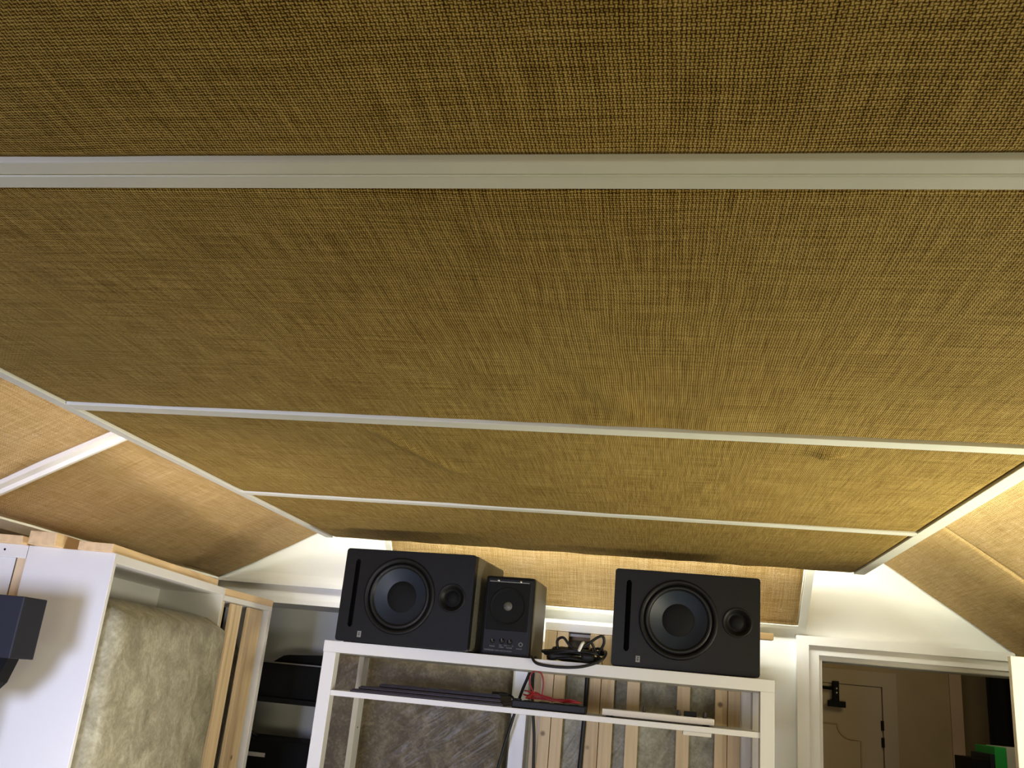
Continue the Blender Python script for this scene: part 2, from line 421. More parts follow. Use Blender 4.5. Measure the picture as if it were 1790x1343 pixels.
slope_panel(-1, 1.765, 2.985, -1.49, -.80, 'burlap panel on the left sloping ceiling, reaching the white end wall', M['burlap_left'], 5.3, 0, True)
slope_panel(1, -1.3, 2.349, .45, 1.42, 'burlap panel on the right sloping ceiling, nearer of the two, brightly lit beside the raft', M['burlap_right'], 7.7, 0, False)
slope_panel(1, 2.352, 2.985, .45, 1.42, 'burlap panel on the right sloping ceiling above the doorway', M['burlap_right'], 9.2, 0, False)
# batten between the left panels, with a ridge
n = V((SL, 0, -1)).normalized(); u = V((1, 0, SL)).normalized()
a = V((-1.49, 1.715, zl(-1.49)))-u*.035; L = u*((.69+.03)/u.x)
bm = bmesh.new()
q = [(0, -.03), (0, .006), (.018, .008), (.022, .016), (.028, .016), (.032, .008), (.05, .006), (.05, -.03)]
prism(bm, [a+V((0, y, 0))+n*h for y, h in q], L)
single('ceiling_batten', bm, M['gloss'], 'white ridged batten running down the left slope between two burlap panels', 'batten')

# tilted burlap panel above the loudspeakers, against the end wall
A, Bp = V((-.868, 2.975, .242)), V((.442, 2.975, .242))
A2, B2 = V((-.885, 2.828, .442)), V((.452, 2.828, .442))
up = (A2+B2-A-Bp).normalized(); n = V((0, -up.z, up.y)).normalized()
root = thing('acoustic_panel', 'tilted burlap panel on the end wall behind the black loudspeakers, edged in white', 'acoustic panel', (-.2, 2.9, .25))
def disp(a, b, lu, lw): return .003*noise.noise(V((a*4, b*4, 2.2)))+.002*math.exp(-min(a, lu-a)/.03)*noise.noise(V((3, b*30, 1)))
Hh = .245; base = A+V((.022, 0, 0))+up*.012; wd = Bp.x-A.x-.048
bm = pad(base, (wd, 0, 0), up*Hh, n, .02, disp, step=.012, seed=4.4)
for v in bm.verts:   # flare towards the top
    t = max(0, min(1, (v.co-base).dot(up)/Hh)); q = (v.co.x-base.x)/wd
    v.co.x += t*(-.017*(1-q)+.010*q)
part(root, 'fabric', bm, M['burlap_right'])
bm = bmesh.new()
def bar(p0, p1, p2, p3): prism(bm, [p0+n*.002, p1+n*.002, p2+n*.002, p3+n*.002], n*-.022)
e = V((1, 0, 0)); bar(A, A+e*.02, A2+e*.02, A2); bar(Bp-e*.024, Bp, B2, B2-e*.024)
q = up*.011; bar(A+e*.02, Bp-e*.024, Bp-e*.024+q, A+e*.02+q)
part(root, 'frame', bm, M['frame'], 'white edging')

# ------------------------------------------------------------------ shelf unit under the loudspeakers
SX0, SX1, SY0, SY1, ST = -.90, .2925, 2.49, 2.855, .0725
root = thing('shelf_unit', 'white open shelf unit carrying the three black loudspeakers', 'shelf unit', ((SX0+SX1)/2, (SY0+SY1)/2, -CZ))
part(root, 'top_board', B(SX0-.002, SX1, SY0, SY1, ST-.030, ST, bev=.0015), M['lam'])
for x in (SX0, SX1-.035): part(root, 'leg', B(x, x+.035, SY0+.001, SY0+.036, -CZ, ST-.030, bev=.0012), M['lam'])
for x in (SX0+.004, SX1-.024):
    bm = B(x, x+.016, SY1-.055, SY1, -CZ, ST-.030, bev=.001)
    leg = part(root, 'leg', bm, M['lam'])
    for z in (-.16, -.45):
        bmh = bmesh.new(); mm = Matrix.Translation(V((x+.0165 if x < 0 else x-.0005, SY1-.03, z))) @ Matrix.Rotation(math.pi/2, 4, 'Z')
        lathe(bmh, [(0, .0), (.003, .0), (.003, -.004), (0, -.004)], mm, 12); part(leg, 'peg_hole', bmh, M['void'])
part(root, 'shelf_board', B(SX0+.035, SX1-.034, SY0+.004, SY1-.056, -.0685, -.0545, bev=.001), M['lam'])
part(root, 'shelf_board', B(SX0+.035, SX1-.034, SY0+.004, SY1-.056, -.52, -.506, bev=.001), M['lam'])
BT = -.0545

# ------------------------------------------------------------------ loudspeakers
def monitor(mat, label, sidemat):
    w, h, d = .380, .254, .30
    root = thing('studio_monitor', label, 'loudspeaker', mat @ V((w/2, 0, 0)), 'large studio monitors lying on their sides')
    def pt(bm, name, m, lab=None, parent=None): return part(parent or root, name, bm, m, lab)
    wx, wz = .171, .1315; tx, tz = .3225, .136
    # front baffle: a plate pierced for woofer, tweeter and port (built as a ring mesh around each hole)
    cab = B(0, w, .024, d, .004, h, mat=mat, bev=.004); pt(cab, 'cabinet', sidemat)
    bm = bmesh.new()
    # grid triangulated plate with holes
    def circ(cx, cz, r, n): return [(cx+r*math.cos(2*math.pi*k/n), cz+r*math.sin(2*math.pi*k/n)) for k in range(n)]
    px0, px1, pz0, pz1 = .031, .045, .040, .226
    slot = [(px0, pz0+.007), (px0+.003, pz0+.002), ((px0+px1)/2, pz0), (px1-.003, pz0+.002), (px1, pz0+.007), (px1, pz1-.007), (px1-.003, pz1-.002), ((px0+px1)/2, pz1), (px0+.003, pz1-.002), (px0, pz1-.007)]
    rr = .008; outer = []
    for cx, cz, a0 in ((rr, rr+.002, 180), (w-rr, rr+.002, 270), (w-rr, h-rr, 0), (rr, h-rr, 90)):
        for k in range(4): a = math.radians(a0+k*30); outer.append((cx+rr*math.cos(a), cz+rr*math.sin(a)))
    loops = [outer, circ(wx, wz, .101, 72), circ(tx, tz, .0375, 40), slot]
    edges = []; vl = []
    for lp in loops:
        vs = [bm.verts.new((x, 0, z)) for x, z in lp]; vl.append(vs)
        edges += [bm.edges.new((vs[i], vs[(i+1) % len(vs)])) for i in range(len(vs))]
    bmesh.ops.triangle_fill(bm, edges=edges, use_beauty=True, use_dissolve=False)
    for q, vs in enumerate(vl):   # rims going back
        dpt = .0245 if q == 0 else (.023 if q == 3 else .0235)
        bk = []
        for v in vs:
            bk.append(bm.verts.new((v.co.x, dpt, v.co.z)))
        for i in range(len(vs)): bm.faces.new([vs[i], vs[(i+1) % len(vs)], bk[(i+1) % len(vs)], bk[i]])
    for v in bm.verts: v.co = mat @ v.co
    bmesh.ops.recalc_face_normals(bm, faces=bm.faces)
    pt(bm, 'front_baffle', M['black'])
    # port back
    pt(B(px0-.004, px1+.004, .0205, .0235, pz0-.004, pz1+.004, mat=mat), 'port', M['void'], 'slot-shaped bass port')
    Wm = mat @ Matrix.Translation(V((wx, 0, wz)))
    bm = bmesh.new(); lathe(bm, [(.101, 0), (.1035, .0), (.102, .004), (.096, .0045), (.091, .001), (.089, -.004), (.089, -.010)], Wm, 80)
    wf = pt(bm, 'woofer', M['black'])
    bm = bmesh.new(); lathe(bm, [(.090, -.008), (.087, -.001), (.0825, .0025), (.078, -.001), (.075, -.006)], Wm, 80); part(wf, 'surround', bm, M['blackg'])
    bm = bmesh.new(); lathe(bm, [(.076, -.005), (.070, -.009), (.044, -.021), (.040, -.0225)], Wm, 80); part(wf, 'cone', bm, M['cone'], 'blue-grey cone')
    bm = bmesh.new(); lathe(bm, [(.0425, -.0215), (.036, -.0185), (.025, -.0165), (.012, -.0155), (0, -.0152)], Wm, 60); part(wf, 'dust_cap', bm, M['blackm'])
    Tm = mat @ Matrix.Translation(V((tx, 0, tz)))
    bm = bmesh.new(); lathe(bm, [(.0385, .0), (.0375, .003), (.034, .002), (.028, -.004), (.0245, -.0095), (.022, -.011)], Tm, 56)
    tw = pt(bm, 'tweeter', M['black'])
    bm = bmesh.new(); lathe(bm, [(.0225, -.0108), (.019, -.0105), (.0165, -.008), (.010, -.005), (0, -.004)], Tm, 40); part(tw, 'dome', bm, M['blackm'])
    # small square badge: pale tile with a dark figure
    bm = bmesh.new(); box(bm, .064, .075, -.0012, .0, .015, .031, mat=mat)
    bd = pt(bm, 'badge', M['mark'], 'small grey square emblem')
    bm = bmesh.new()
    for x0, x1, z0, z1 in ((.067, .073, .0265, .0278), (.066, .072, .0215, .0228), (.0690, .0702, .0175, .0265)):
        box(bm, x0, x1, -.0016, -.0011, z0, z1, mat=mat)
    part(bd, 'emblem_lines', bm, M['black'])
    for x in (.03, w-.03):
        for y in (.03, d-.04): pt(B(x-.012, x+.012, y-.012, y+.012, 0, .004, mat=mat), 'rubber_foot', M['blackg'])
    return root
# left one turned slightly outward, right one square on
monitor(rot_z((-.874, 2.492, ST), -5.5), 'left one of the two big black loudspeakers, showing its side, on the shelf unit', M['side'])
monitor(rot_z((-.121, 2.512, ST), .5), 'right one of the two big black loudspeakers, at the right end of the shelf unit', M['black'])

# small powered speaker in the middle
mat = rot_z((-.4735, 2.515, ST), -3)
w, h, d = .137, .210, .20
root = thing('small_speaker', 'small upright black loudspeaker with knobs, between the two big ones', 'loudspeaker', mat @ V((w/2, d/2, 0)))
bm = B(0, w, .022, d, .0, h, mat=mat, bev=.006); part(root, 'cabinet', bm, M['sideb'], 'grey-brown cabinet')
bm = B(0, w, 0, .0225, .0, h, mat=mat, bev=.008); fr = part(root, 'front_panel', bm, M['black'])
bm = B(.010, w-.012, -.004, .001, .066, h-.014, mat=mat, bev=.0025)
gr = part(root, 'grille', bm, M['grille'])
Gm = mat @ Matrix.Translation(V((.068, -.0042, .130)))
bm = bmesh.new(); lathe(bm, [(.050, -.001), (.050, .0008), (.0485, .0012), (.047, .0002), (.034, -.0012), (.020, -.0015)], Gm, 56)
part(root, 'woofer', bm, M['grille'])
bm = bmesh.new(); lathe(bm, [(.013, -.0015), (.011, .0008), (.006, .0022), (0, .0026)], Gm, 32); part(root, 'dust_cap', bm, M['side'], 'pale dust cap')
bm = bmesh.new(); box(bm, .012, w-.014, -.0048, -.0036, h-.0165, h-.0145, mat=mat)
part(root, 'grille_rim', bm, M['mark'], 'silver line along the grille top')
for x in (.035, .098):
    bm = bmesh.new(); lathe(bm, [(0, .003), (.003, .0025), (.004, .0), (.004, -.004)], mat @ Matrix.Translation(V((x, -.002, h-.0125))), 16); part(root, 'grille_stud', bm, M['steel'])
for x, z, r, m_ in ((.060, .038, .0065, 'blackg'), (.081, .037, .0065, 'blackg'), (.034, .036, .005, 'blackg')):
    bm = bmesh.new(); lathe(bm, [(0, .010), (r*.8, .010), (r, .008), (r, -.001)], mat @ Matrix.Translation(V((x, .0, z))), 24); k = part(root, 'knob', bm, M[m_])
    bm = bmesh.new(); box(bm, x-.0006, x+.0006, -.0106, -.0099, z+.001, z+.006, mat=mat); part(k, 'pointer', bm, M['mark'])
bm = bmesh.new(); lathe(bm, [(.0055, .0), (.0055, .0012), (.004, .0012), (.004, -.003), (0, -.003)], mat @ Matrix.Translation(V((.111, 0, .033))), 28); part(root, 'headphone_socket', bm, M['mark'], 'silver ring socket')
def words(root, txt, x, z, size, name='lettering', m_='mark'):
    cu = bpy.data.curves.new(name, 'FONT'); cu.body = txt; cu.size = size; cu.extrude = .0001
    o = bpy.data.objects.new(name, cu); C.objects.link(o)
    dg = bpy.context.evaluated_depsgraph_get(); me = bpy.data.meshes.new_from_object(o.evaluated_get(dg))
    bpy.data.objects.remove(o); me.materials.clear(); me.materials.append(M[m_])
    T = Matrix.Translation(V((x, -.0006, z))) @ Matrix.Rotation(math.pi/2, 4, 'X')
    me.transform(mat @ T); me.transform(Matrix.Translation(V((0, 0, CZ))-root.location))
    o = bpy.data.objects.new(name, me); C.objects.link(o); o.parent = root
words(root, 'YAMAHA', .012, .0115, .0062); words(root, 'POWERED MONITOR SPEAKER', .036, .0118, .0038)
for t, x, z in (('POWER', .026, .022), ('TREBLE', .052, .021), ('VOLUME', .072, .0205), ('PHONES', .100, .020), ('MIN', .052, .026), ('MAX', .066, .026), ('0', .078, .026), ('10', .087, .026)):
    words(root, t, x, z, .0042)

# black power lead heaped between the speakers
random.seed(11)
bm = bmesh.new()
cx, cy, cz0 = -.215, 2.56, ST
for k in range(7):
    ph = random.uniform(0, 6.28); rx, ry = random.uniform(.045, .085), random.uniform(.03, .05)
    tilt = random.uniform(-.15, .15); zz = .006+k*.0045
    pts = []
    for j in range(15):
        a = ph+j*2*math.pi/14
        pts.append((cx-.01+rx*math.cos(a), cy+ry*math.sin(a), cz0+zz+abs(tilt*rx*(1+math.cos(a-ph)))+.003*math.sin(3*a)))
    tube(bm, pts, .0037, 7, 4)
tube(bm, [(-.262, 2.54, ST+.02), (-.268, 2.535, ST+.052), (-.252, 2.53, ST+.062), (-.235, 2.53, ST+.045), (-.215, 2.53, ST+.03)], .0037, 8)
tube(bm, [(-.222, 2.52, ST+.028), (-.19, 2.51, ST+.045), (-.160, 2.51, ST+.068), (-.146, 2.515, ST+.072), (-.142, 2.52, ST+.056), (-.155, 2.53, ST+.030)], .0037, 8)
tube(bm, [(-.240, 2.52, ST+.022), (-.20, 2.515, ST+.040), (-.178, 2.52, ST+.055), (-.165, 2.53, ST+.036), (-.150, 2.54, ST+.012)], .0037, 8)
tube(bm, [(-.322, 2.53, ST+.006), (-.326, 2.492, ST+.003), (-.31, 2.480, ST-.012), (-.26, 2.478, ST-.016), (-.205, 2.478, ST-.012), (-.165, 2.486, ST+.000), (-.140, 2.495, ST+.016), (-.137, 2.53, ST+.035), (-.160, 2.56, ST+.03)], .0037, 8)
root = thing('power_lead', 'heap of coiled black cable between the small and the right loudspeaker', 'cable', (cx, cy, ST))
part(root, 'coil', bm, M['blackg'])
bm = bmesh.new(); tube(bm, [(-.206, 2.505, ST+.030), (-.199, 2.500, ST+.046), (-.196, 2.515, ST+.052), (-.193, 2.53, ST+.044)], .0042, 8)
part(root, 'cable_tie', bm, M['tie'], 'white tie')
bm = bmesh.new(); box(bm, -.285, -.225, 2.520, 2.545, ST+.004, ST+.020, bev=.005); box(bm, -.200, -.165, 2.515, 2.54, ST+.006, ST+.026, bev=.007)
part(root, 'plug', bm, M['black'])

# ------------------------------------------------------------------ things on the second shelf
for k, (x0, x1, y0, y1, z0, z1, rot, lab) in enumerate((
    (-.815, -.395, 2.505, 2.72, 0, .0085, 0, 'bottom one of the dark flat trays stacked on the second shelf'),
    (-.800, -.405, 2.53, 2.74, .0087, .0175, .6, 'middle one of the dark flat trays stacked on the second shelf'),
    (-.755, -.412, 2.57, 2.76, .0179, .0275, 1.0, 'top and shortest of the dark flat trays stacked on the second shelf'))):
    mm = Matrix.Translation(V((0, 0, BT)))
    bm = bmesh.new()
    vs = box(bm, x0, x1, y0, y1, z0, z1-.003, mat=mm, bev=.001)
    box(bm, x0+.004, x1-.004, y0+.002, y1-.004, z1-.003, z1, mat=mm, bev=.0012)
    single('tray', bm, M['tray'], lab, 'tray', 'dark trays stacked on the second shelf')
bm = bmesh.new()
box(bm, -.410, -.385, 2.515, 2.56, BT+.0276, BT+.034, bev=.002); tube(bm, [(-.43, 2.53, BT+.032), (-.40, 2.52, BT+.033), (-.385, 2.53, BT+.030), (-.372, 2.52, BT+.024), (-.362, 2.53, BT+.004)], .003)
single('clip', bm, M['grille'], 'small grey clip at the right end of the stacked trays', 'clip')
bm = bmesh.new()
mm = Matrix.Translation(V((-.375, 2.52, BT))) @ Matrix.Rotation(math.radians(-1), 4, 'Z')
box(bm, 0, .195, 0, .05, .0, .020, mat=mm, bev=.003); box(bm, .004, .02, .01, .04, .019, .024, mat=mm, bev=.001)
for k in range(4): box(bm, .03+k*.04, .055+k*.04, .012, .038, .0195, .0215, mat=mm, bev=.001)
single('power_strip', bm, M['black'], 'black bar-shaped power strip under the red cable on the second shelf', 'power strip')
random.seed(5)
bm = bmesh.new(); z = BT+.0215
for k in range(9):
    y = 2.535+.012*random.random(); a = random.uniform(-.004, .004)
    tube(bm, [(-.345+random.uniform(-.006, .01), y, z+.012+random.uniform(-.007, .012)), (-.318, y+.01, z+.013+random.uniform(-.008, .009)), (-.28, y+.008, z+.008+random.uniform(-.003, .005)),
              (-.245, y+.01, z+.007+random.uniform(-.004, .003)), (-.222, y, z+.006+random.uniform(-.002, .007)), (-.198+random.uniform(-.006, .006), y, z+.006)], .0021, 6)
tube(bm, [(-.318, 2.53, z+.018), (-.331, 2.53, z+.040), (-.333, 2.53, z+.062), (-.320, 2.53, z+.076), (-.303, 2.53, z+.070), (-.296, 2.53, z+.045), (-.297, 2.53, z+.016)], .0021, 8)
single('red_cable', bm, M['red'], 'tangled red cable with a loop standing up, on the second shelf', 'cable')

root = thing('midi_controller', 'flat warm-white control desk with black knobs on the second shelf', 'controller', (.005, 2.58, BT))
part(root, 'case', B(-.137, .148, 2.52, 2.66, BT+.004, BT+.020, bev=.0015), M['beige'])
for x in (-.12, .13):
    for y in (2.535, 2.64): part(root, 'foot', B(x-.006, x+.006, y-.006, y+.006, BT, BT+.004), M['blackg'])
for x, r in ((-.030, .004), (.0585, .006), (.124, .0055)):
    bm = bmesh.new(); bmesh.ops.create_cone(bm, cap_ends=True, segments=20, radius1=r, radius2=r*.8, depth=.014, matrix=Matrix.Translation(V((x, 2.535, BT+.027))))
    part(root, 'knob', bm, M['tray'])
part(root, 'switch_block', B(.0715, .104, 2.53, 2.545, BT+.020, BT+.033, bev=.0015), M['blackm'])
bm = B(.069, .140, 2.50, 2.54, -.0685-.010, -.0685, bev=.002)
single('small_adapter', bm, M['beige'], 'small pale flat box fixed under the second shelf at its right', 'adapter')

# hanging leads
for pts, r, lab in (
    ([(-.378, 2.8655, .07), (-.380, 2.8655, .04), (-.40, 2.865, -.02), (-.425, 2.867, -.12), (-.452, 2.868, -.24), (-.50, 2.868, -.5), (-.50, 2.868, -1.0)], .0045, 'left one of the two thin black cables hanging apart behind the white shelf unit'),
    ([(-.366, 2.8655, .07), (-.369, 2.8655, .04), (-.365, 2.865, -.03), (-.352, 2.867, -.13), (-.345, 2.868, -.24), (-.33, 2.868, -.5), (-.34, 2.868, -1.0)], .0045, 'right one of the two thin black cables hanging apart behind the white shelf unit'),
    ([(-.205, 2.868, .07), (-.205, 2.868, .03), (-.206, 2.866, -.06), (-.209, 2.866, -.15), (-.214, 2.866, -.3), (-.22, 2.866, -.6), (-.22, 2.866, -1.0)], .007, 'thick black cable hanging over the pale wool strip behind the white shelf unit')):
    bm = bmesh.new(); tube(bm, pts, r, 10)
    single('hanging_cable', bm, M['blackg'], lab, 'cable')

# ------------------------------------------------------------------ insulation and slat units behind the shelf
def slab(P0, U, W, T, thick, bulge=.012, mat_='wool', seed=0.):
    """rounded wrapped slab: U along width, W up, T outward"""
    P0, U, W, T = V(P0), V(U), V(W), V(T).normalized()
    lu, lw = U.length, W.length; u, w = U.normalized(), W.normalized()
    bm = bmesh.new(); nu, nw, R = 48, 60, .035
    def surf(sgn):
        g = []
        for j in range(nw+1):
            row = []
            for i in range(nu+1):
                a, b = lu*i/nu, lw*j/nw
                ex, ez = min(a, lu-a), min(b, lw-b)
                k = 1
                for e in (ex, ez):
                    if e < R: k *= math.sqrt(max(0, 1-(1-e/R)**2))*.92+.08
                d = thick/2*k+bulge*math.sin(math.pi*a/lu)*min(1, ez/.1)*k+.004*noise.noise(V((a*9, b*9, seed+sgn)))*k
                row.append(P0+u*a+w*b+T*(sgn*d))
            g.append([bm.verts.new(p) for p in row])
        for j in range(nw):
            for i in range(nu):
                f = bm.faces.new([g[j][i], g[j][i+1], g[j+1][i+1], g[j+1][i]]); f.smooth = True
        return g
    f, b = surf(1), surf(-1)
    def per(g): return [g[0][i] for i in range(nu)]+[g[j][nu] for j in range(nw)]+[g[nw][i] for i in range(nu, 0, -1)]+[g[j][0] for j in range(nw, 0, -1)]
    pf, pb = per(f), per(b)
    for k in range(len(pf)):
        q = bm.faces.new([pf[k], pf[(k+1) % len(pf)], pb[(k+1) % len(pf)], pb[k]]); q.smooth = True
    bmesh.ops.recalc_face_normals(bm, faces=bm.faces)
    return bm
root = thing('insulation_panel', 'brown mineral wool slab in clear film, behind the left half of the shelf unit', 'insulation panel', (-.75, 2.95, -CZ))
part(root, 'wool_slab', slab((-1.043, 2.944, -CZ), (.603, 0, 0), (0, 0, CZ+.062), (0, -1, 0), .05, .004, seed=2.), M['wool_dark'])
part(root, 'side_post', B(-.431, -.386, 2.915, 2.985, -CZ, .12, bev=.001), M['lam'], 'white post')
bm = B(-.374, -.350, 2.96, 2.985, -CZ, .14); single('pine_batten', bm, M['pine'], 'lone narrow pine batten standing between the white posts behind the red cable', 'batten')

root = thing('slat_panel', 'white framed panel of upright pine slats, behind the right half of the shelf unit', 'slatted panel', (-.03, 2.93, -CZ))
part(root, 'frame_post', B(-.345, -.322, 2.895, 2.985, -CZ, .172, bev=.001), M['lam'])
part(root, 'frame_post', B(.242, .275, 2.895, 2.985, -CZ, .172, bev=.001), M['lam'])
part(root, 'top_rail', B(-.345, .275, 2.890, 2.985, .172, .197, bev=.0015), M['lam'])
for x0, x1 in ((-.341, -.307), (-.305, -.271), (-.204, -.165), (-.163, -.124), (-.086, -.049), (.0605, .098), (.170, .205), (.2065, .242)):
    part(root, 'slat', B(x0, x1, 2.878, 2.895, -CZ, .170, bev=.0015), M['pine'])
part(root, 'inner_rail', B(-.32, .24, 2.905, 2.915, .160, .168), M['lam'])
part(root, 'back_rail', B(-.32, .24, 2.95, 2.985, .10, .170), M['pine_x'])
part(root, 'wool_slab', slab((-.318, 2.935, -CZ), (.556, 0, 0), (0, 0, CZ+.150), (0, -1, 0), .045, .003, seed=6.), M['wool'])
bm = B(.10, .336, 2.885, 2.93, .1975, .2165, bev=.001)
single('pine_offcut', bm, M['pine_x'], 'short pine board whose end pokes out right of the right loudspeaker', 'wood board')

# ------------------------------------------------------------------ left side units
P0 = V((-1.08, 1.706, 0)); dd = V((-.0832, .677, 0)).normalized(); ww = V((-dd.y, dd.x, 0)).normalized()
LM = Matrix(((dd.x, ww.x, 0, P0.x), (dd.y, ww.y, 0, P0.y), (0, 0, 1, 0), (0, 0, 0, 1)))  # x' along, y' into the cabinet
LEN, DEP, TOP = .682, .18, .180
root = thing('open_cabinet', 'white open box cabinet holding a wrapped wool slab, at the left', 'cabinet', LM @ V((.34, .09, -CZ)))
root_cab = root
part(root, 'side_panel', B(0, .012, 0, DEP, -CZ, TOP, mat=LM, bev=.001), M['lam'])
part(root, 'side_panel', B(LEN-.014, LEN, 0, DEP, -CZ, TOP, mat=LM, bev=.001), M['lam'])
part(root, 'top_panel', B(.012, LEN-.014, 0, DEP, TOP-.019, TOP, mat=LM, bev=.001), M['lam'])
part(root, 'back_panel', B(.30, LEN-.014, DEP-.006, DEP, -CZ, TOP-.019, mat=LM), M['lam'])
bm = bmesh.new(); box(bm, .012, .30, DEP-.012, DEP, TOP-.055, TOP-.048, mat=LM); box(bm, .285, .30, DEP-.022, DEP, -CZ, TOP-.055, mat=LM)
part(root, 'inner_frame', bm, M['lam'])
part(root, 'inner_post', B(.03, .075, DEP+.001, DEP+.03, -CZ, TOP-.06, mat=LM), M['pine'])
part(root, 'inner_post', B(.15, .27, DEP+.001, DEP+.03, -CZ, TOP-.06, mat=LM), M['pine'])
bm = slab(LM @ V((.018, .035, -CZ)), LM.to_3x3() @ V((LEN-.012, 0, 0)), (0, 0, CZ+.098), LM.to_3x3() @ V((0, -1, 0)), .125, .008, seed=9.)
root = single('insulation_slab', bm, M['wool'], 'grey-green wool slab in clear film, standing in the white open cabinet at the left', 'insulation slab')

# boards on top
def board(a0, a1, b0, b1, z0, z1, lab, m_='pine_y'):
    single('pine_board', B(a0, a1, b0, b1, z0, z1, mat=LM, bev=.001), M[m_], lab, 'wood board', 'pine boards laid on the left cabinets')
board(-.010, .625, .004, .075, TOP, TOP+.017, 'long pine board lying along the front edge of the open cabinet top')
board(-.035, .60, .110, .165, TOP, TOP+.026, 'thicker pine board on the open cabinet, its pale end jutting over the purple-white side', 'pine_y')
board(-.02, .50, .185, .25, TOP, TOP+.016, 'pine board on the far left cabinets beside the jutting end')
board(-.005, .50, .262, .36, TOP, TOP+.018, 'pine board end left of the two others, above the screw hole')
board(-.010, .50, .375, .47, TOP, TOP+.017, 'leftmost pine board on top of the left cabinets, at the photo edge')

# neighbouring cabinet at the far left
root = thing('white_cabinet', 'white cabinet at the left edge of the photo, partly behind the black device', 'cabinet', LM @ V((.2, .45, -CZ)))
tr = part(root, 'top_rail', B(0, .018, DEP+.001, .80, TOP-.026, TOP, mat=LM, bev=.001), M['lam'])
bm = bmesh.new(); mm = LM @ Matrix.Translation(V((-.0004, .228, TOP-.012))) @ Matrix.Rotation(math.pi/2, 4, 'Z') @ Matrix.Rotation(math.pi, 4, 'Z')
lathe(bm, [(0, 0), (.0022, 0), (.0022, -.002), (0, -.002)], mm, 12); part(tr, 'screw_hole', bm, M['void'])
part(root, 'post', B(.004, .028, DEP+.001, DEP+.020, -CZ, TOP-.026, mat=LM), M['pine'], 'bare pine post')
part(root, 'door', B(.006, .02, DEP+.024, .80, -CZ, TOP-.026, mat=LM, bev=.001), M['lam'])
part(root, 'carcass', B(.055, .60, DEP+.04, .80, -CZ, TOP, mat=LM), M['lam'])

# slatted absorber beyond the cabinet
P1 = LM @ V((LEN+.003, 0, 0)); P2 = V((-1.172, 2.735, 0)); d2 = (P2-P1); L2 = d2.length; d2.normalize(); w2 = V((-d2.y, d2.x, 0))
L2M = Matrix(((d2.x, w2.x, 0, P1.x), (d2.y, w2.y, 0, P1.y), (0, 0, 1, 0), (0, 0, 0, 1)))
root = thing('slat_panel', 'white edged panel with upright pine slats, right of the open cabinet at the left', 'slatted panel', L2M @ V((L2/2, .08, -CZ)))
part(root, 'top_rail', B(0, L2, .0, .15, .148, .162, mat=L2M, bev=.001), M['lam'])
part(root, 'frame_post', B(L2-.022, L2, .0, .15, -CZ, .148, mat=L2M, bev=.001), M['lam'])
part(root, 'back_board', B(0, L2-.022, .14, .15, -CZ, .148, mat=L2M), M['blackm'])
for a0, a1 in ((.0, .030), (.085, .150), (.205, .304)):
    part(root, 'slat', B(a0, a1, .010, .022, -CZ, .147, mat=L2M, bev=.002), M['pine'])
bm = slab(L2M @ V((.005, .09, -CZ)), d2*(L2-.03), (0, 0, CZ+.06), w2*-1, .05, .0, seed=4.)
part(root, 'wool_slab', bm, M['wool_dark'])
bm = B(.0, L2+.004, .002, .08, .162, .181, mat=L2M, bev=.001)
single('pine_board', bm, M['pine_y'], 'short pine board on the slatted panel, below the stepped moulding', 'wood board', 'pine boards laid on the left cabinets')

# black device at the left edge
root = thing('black_speaker', 'black box-shaped device on a black stand at the left edge of the photo', 'speaker', (-1.22, 1.4, -CZ))
part(root, 'housing', B(-1.36, -1.101, 1.495, 1.56, -.034, .071, bev=.002), M['navy'], 'blue-black housing')
bm = bmesh.new(); prism(bm, [V((-1.30, 1.515, -.034)), V((-1.118, 1.515, -.034)), V((-1.13, 1.515, -.075)), V((-1.17, 1.515, -.12)), V((-1.28, 1.515, -.12))], (0, .03, 0))
part(root, 'bracket', bm, M['blackm'])
bm = bmesh.new(); tube(bm, [(-1.225, 1.53, -.12), (-1.225, 1.53, -CZ+.02)], .016, 16, 0); part(root, 'pole', bm, M['blackm'])
bm = bmesh.new(); bmesh.ops.create_cone(bm, cap_ends=True, segments=32, radius1=.11, radius2=.10, depth=.02, matrix=Matrix.Translation(V((-1.225, 1.53, -CZ+.01)))); part(root, 'base', bm, M['blackm'])

# ------------------------------------------------------------------ things in the recess
bm = B(RX0, RX1, 3.13, 3.36, -.128, -.112); single('recess_shelf', bm, M['blackm'], 'black shelf board inside the recess left of the loudspeakers', 'shelf')
root = thing('keyboard_instrument', 'long black keyboard instrument lying on the shelf in the recess', 'keyboard', (-1.3, 3.3, -.112))
part(root, 'body', B(RX0+.01, RX1-.01, 3.16, 3.34, -.112, .002, bev=.004), M['blackm'])
part(root, 'edge_glint', B(RX0+.012, RX1-.012, 3.157, 3.165, .000, .0045), M['steel'], 'thin bright strip standing in for the reflection along the edge')  # reflection on the keyboard edge built as a pale strip
bm = bmesh.new(); prism(bm, [V((-1.335, 3.2, .0045)), V((-1.30, 3.2, .028)), V((-1.28, 3.2, .032)), V((-1.15, 3.2, .040)), V((-1.06, 3.2, .040)), V((-1.06, 3.2, .0045))], (0, .12, 0))
single('black_case', bm, M['blackm'], 'soft black case lying on the black keyboard in the recess', 'case')
root = thing('equipment_case', 'big black equipment box with a white label in the bottom of the recess', 'equipment case', (-1.32, 3.3, -CZ))
part(root, 'body', B(RX0+.01, RX1-.01, 3.14, 3.345, -CZ, -.245, bev=.006), M['blackm'])
part(root, 'paper_label', B(-1.385, -1.285, 3.1385, 3.1405, -.302, -.289), M['white_card'], 'white strip label')
bm = bmesh.new(); tube(bm, [(-1.52, 3.17, -.24), (-1.44, 3.16, -.205), (-1.385, 3.155, -.206), (-1.35, 3.15, -.228), (-1.335, 3.16, -.24)], .005, 8)
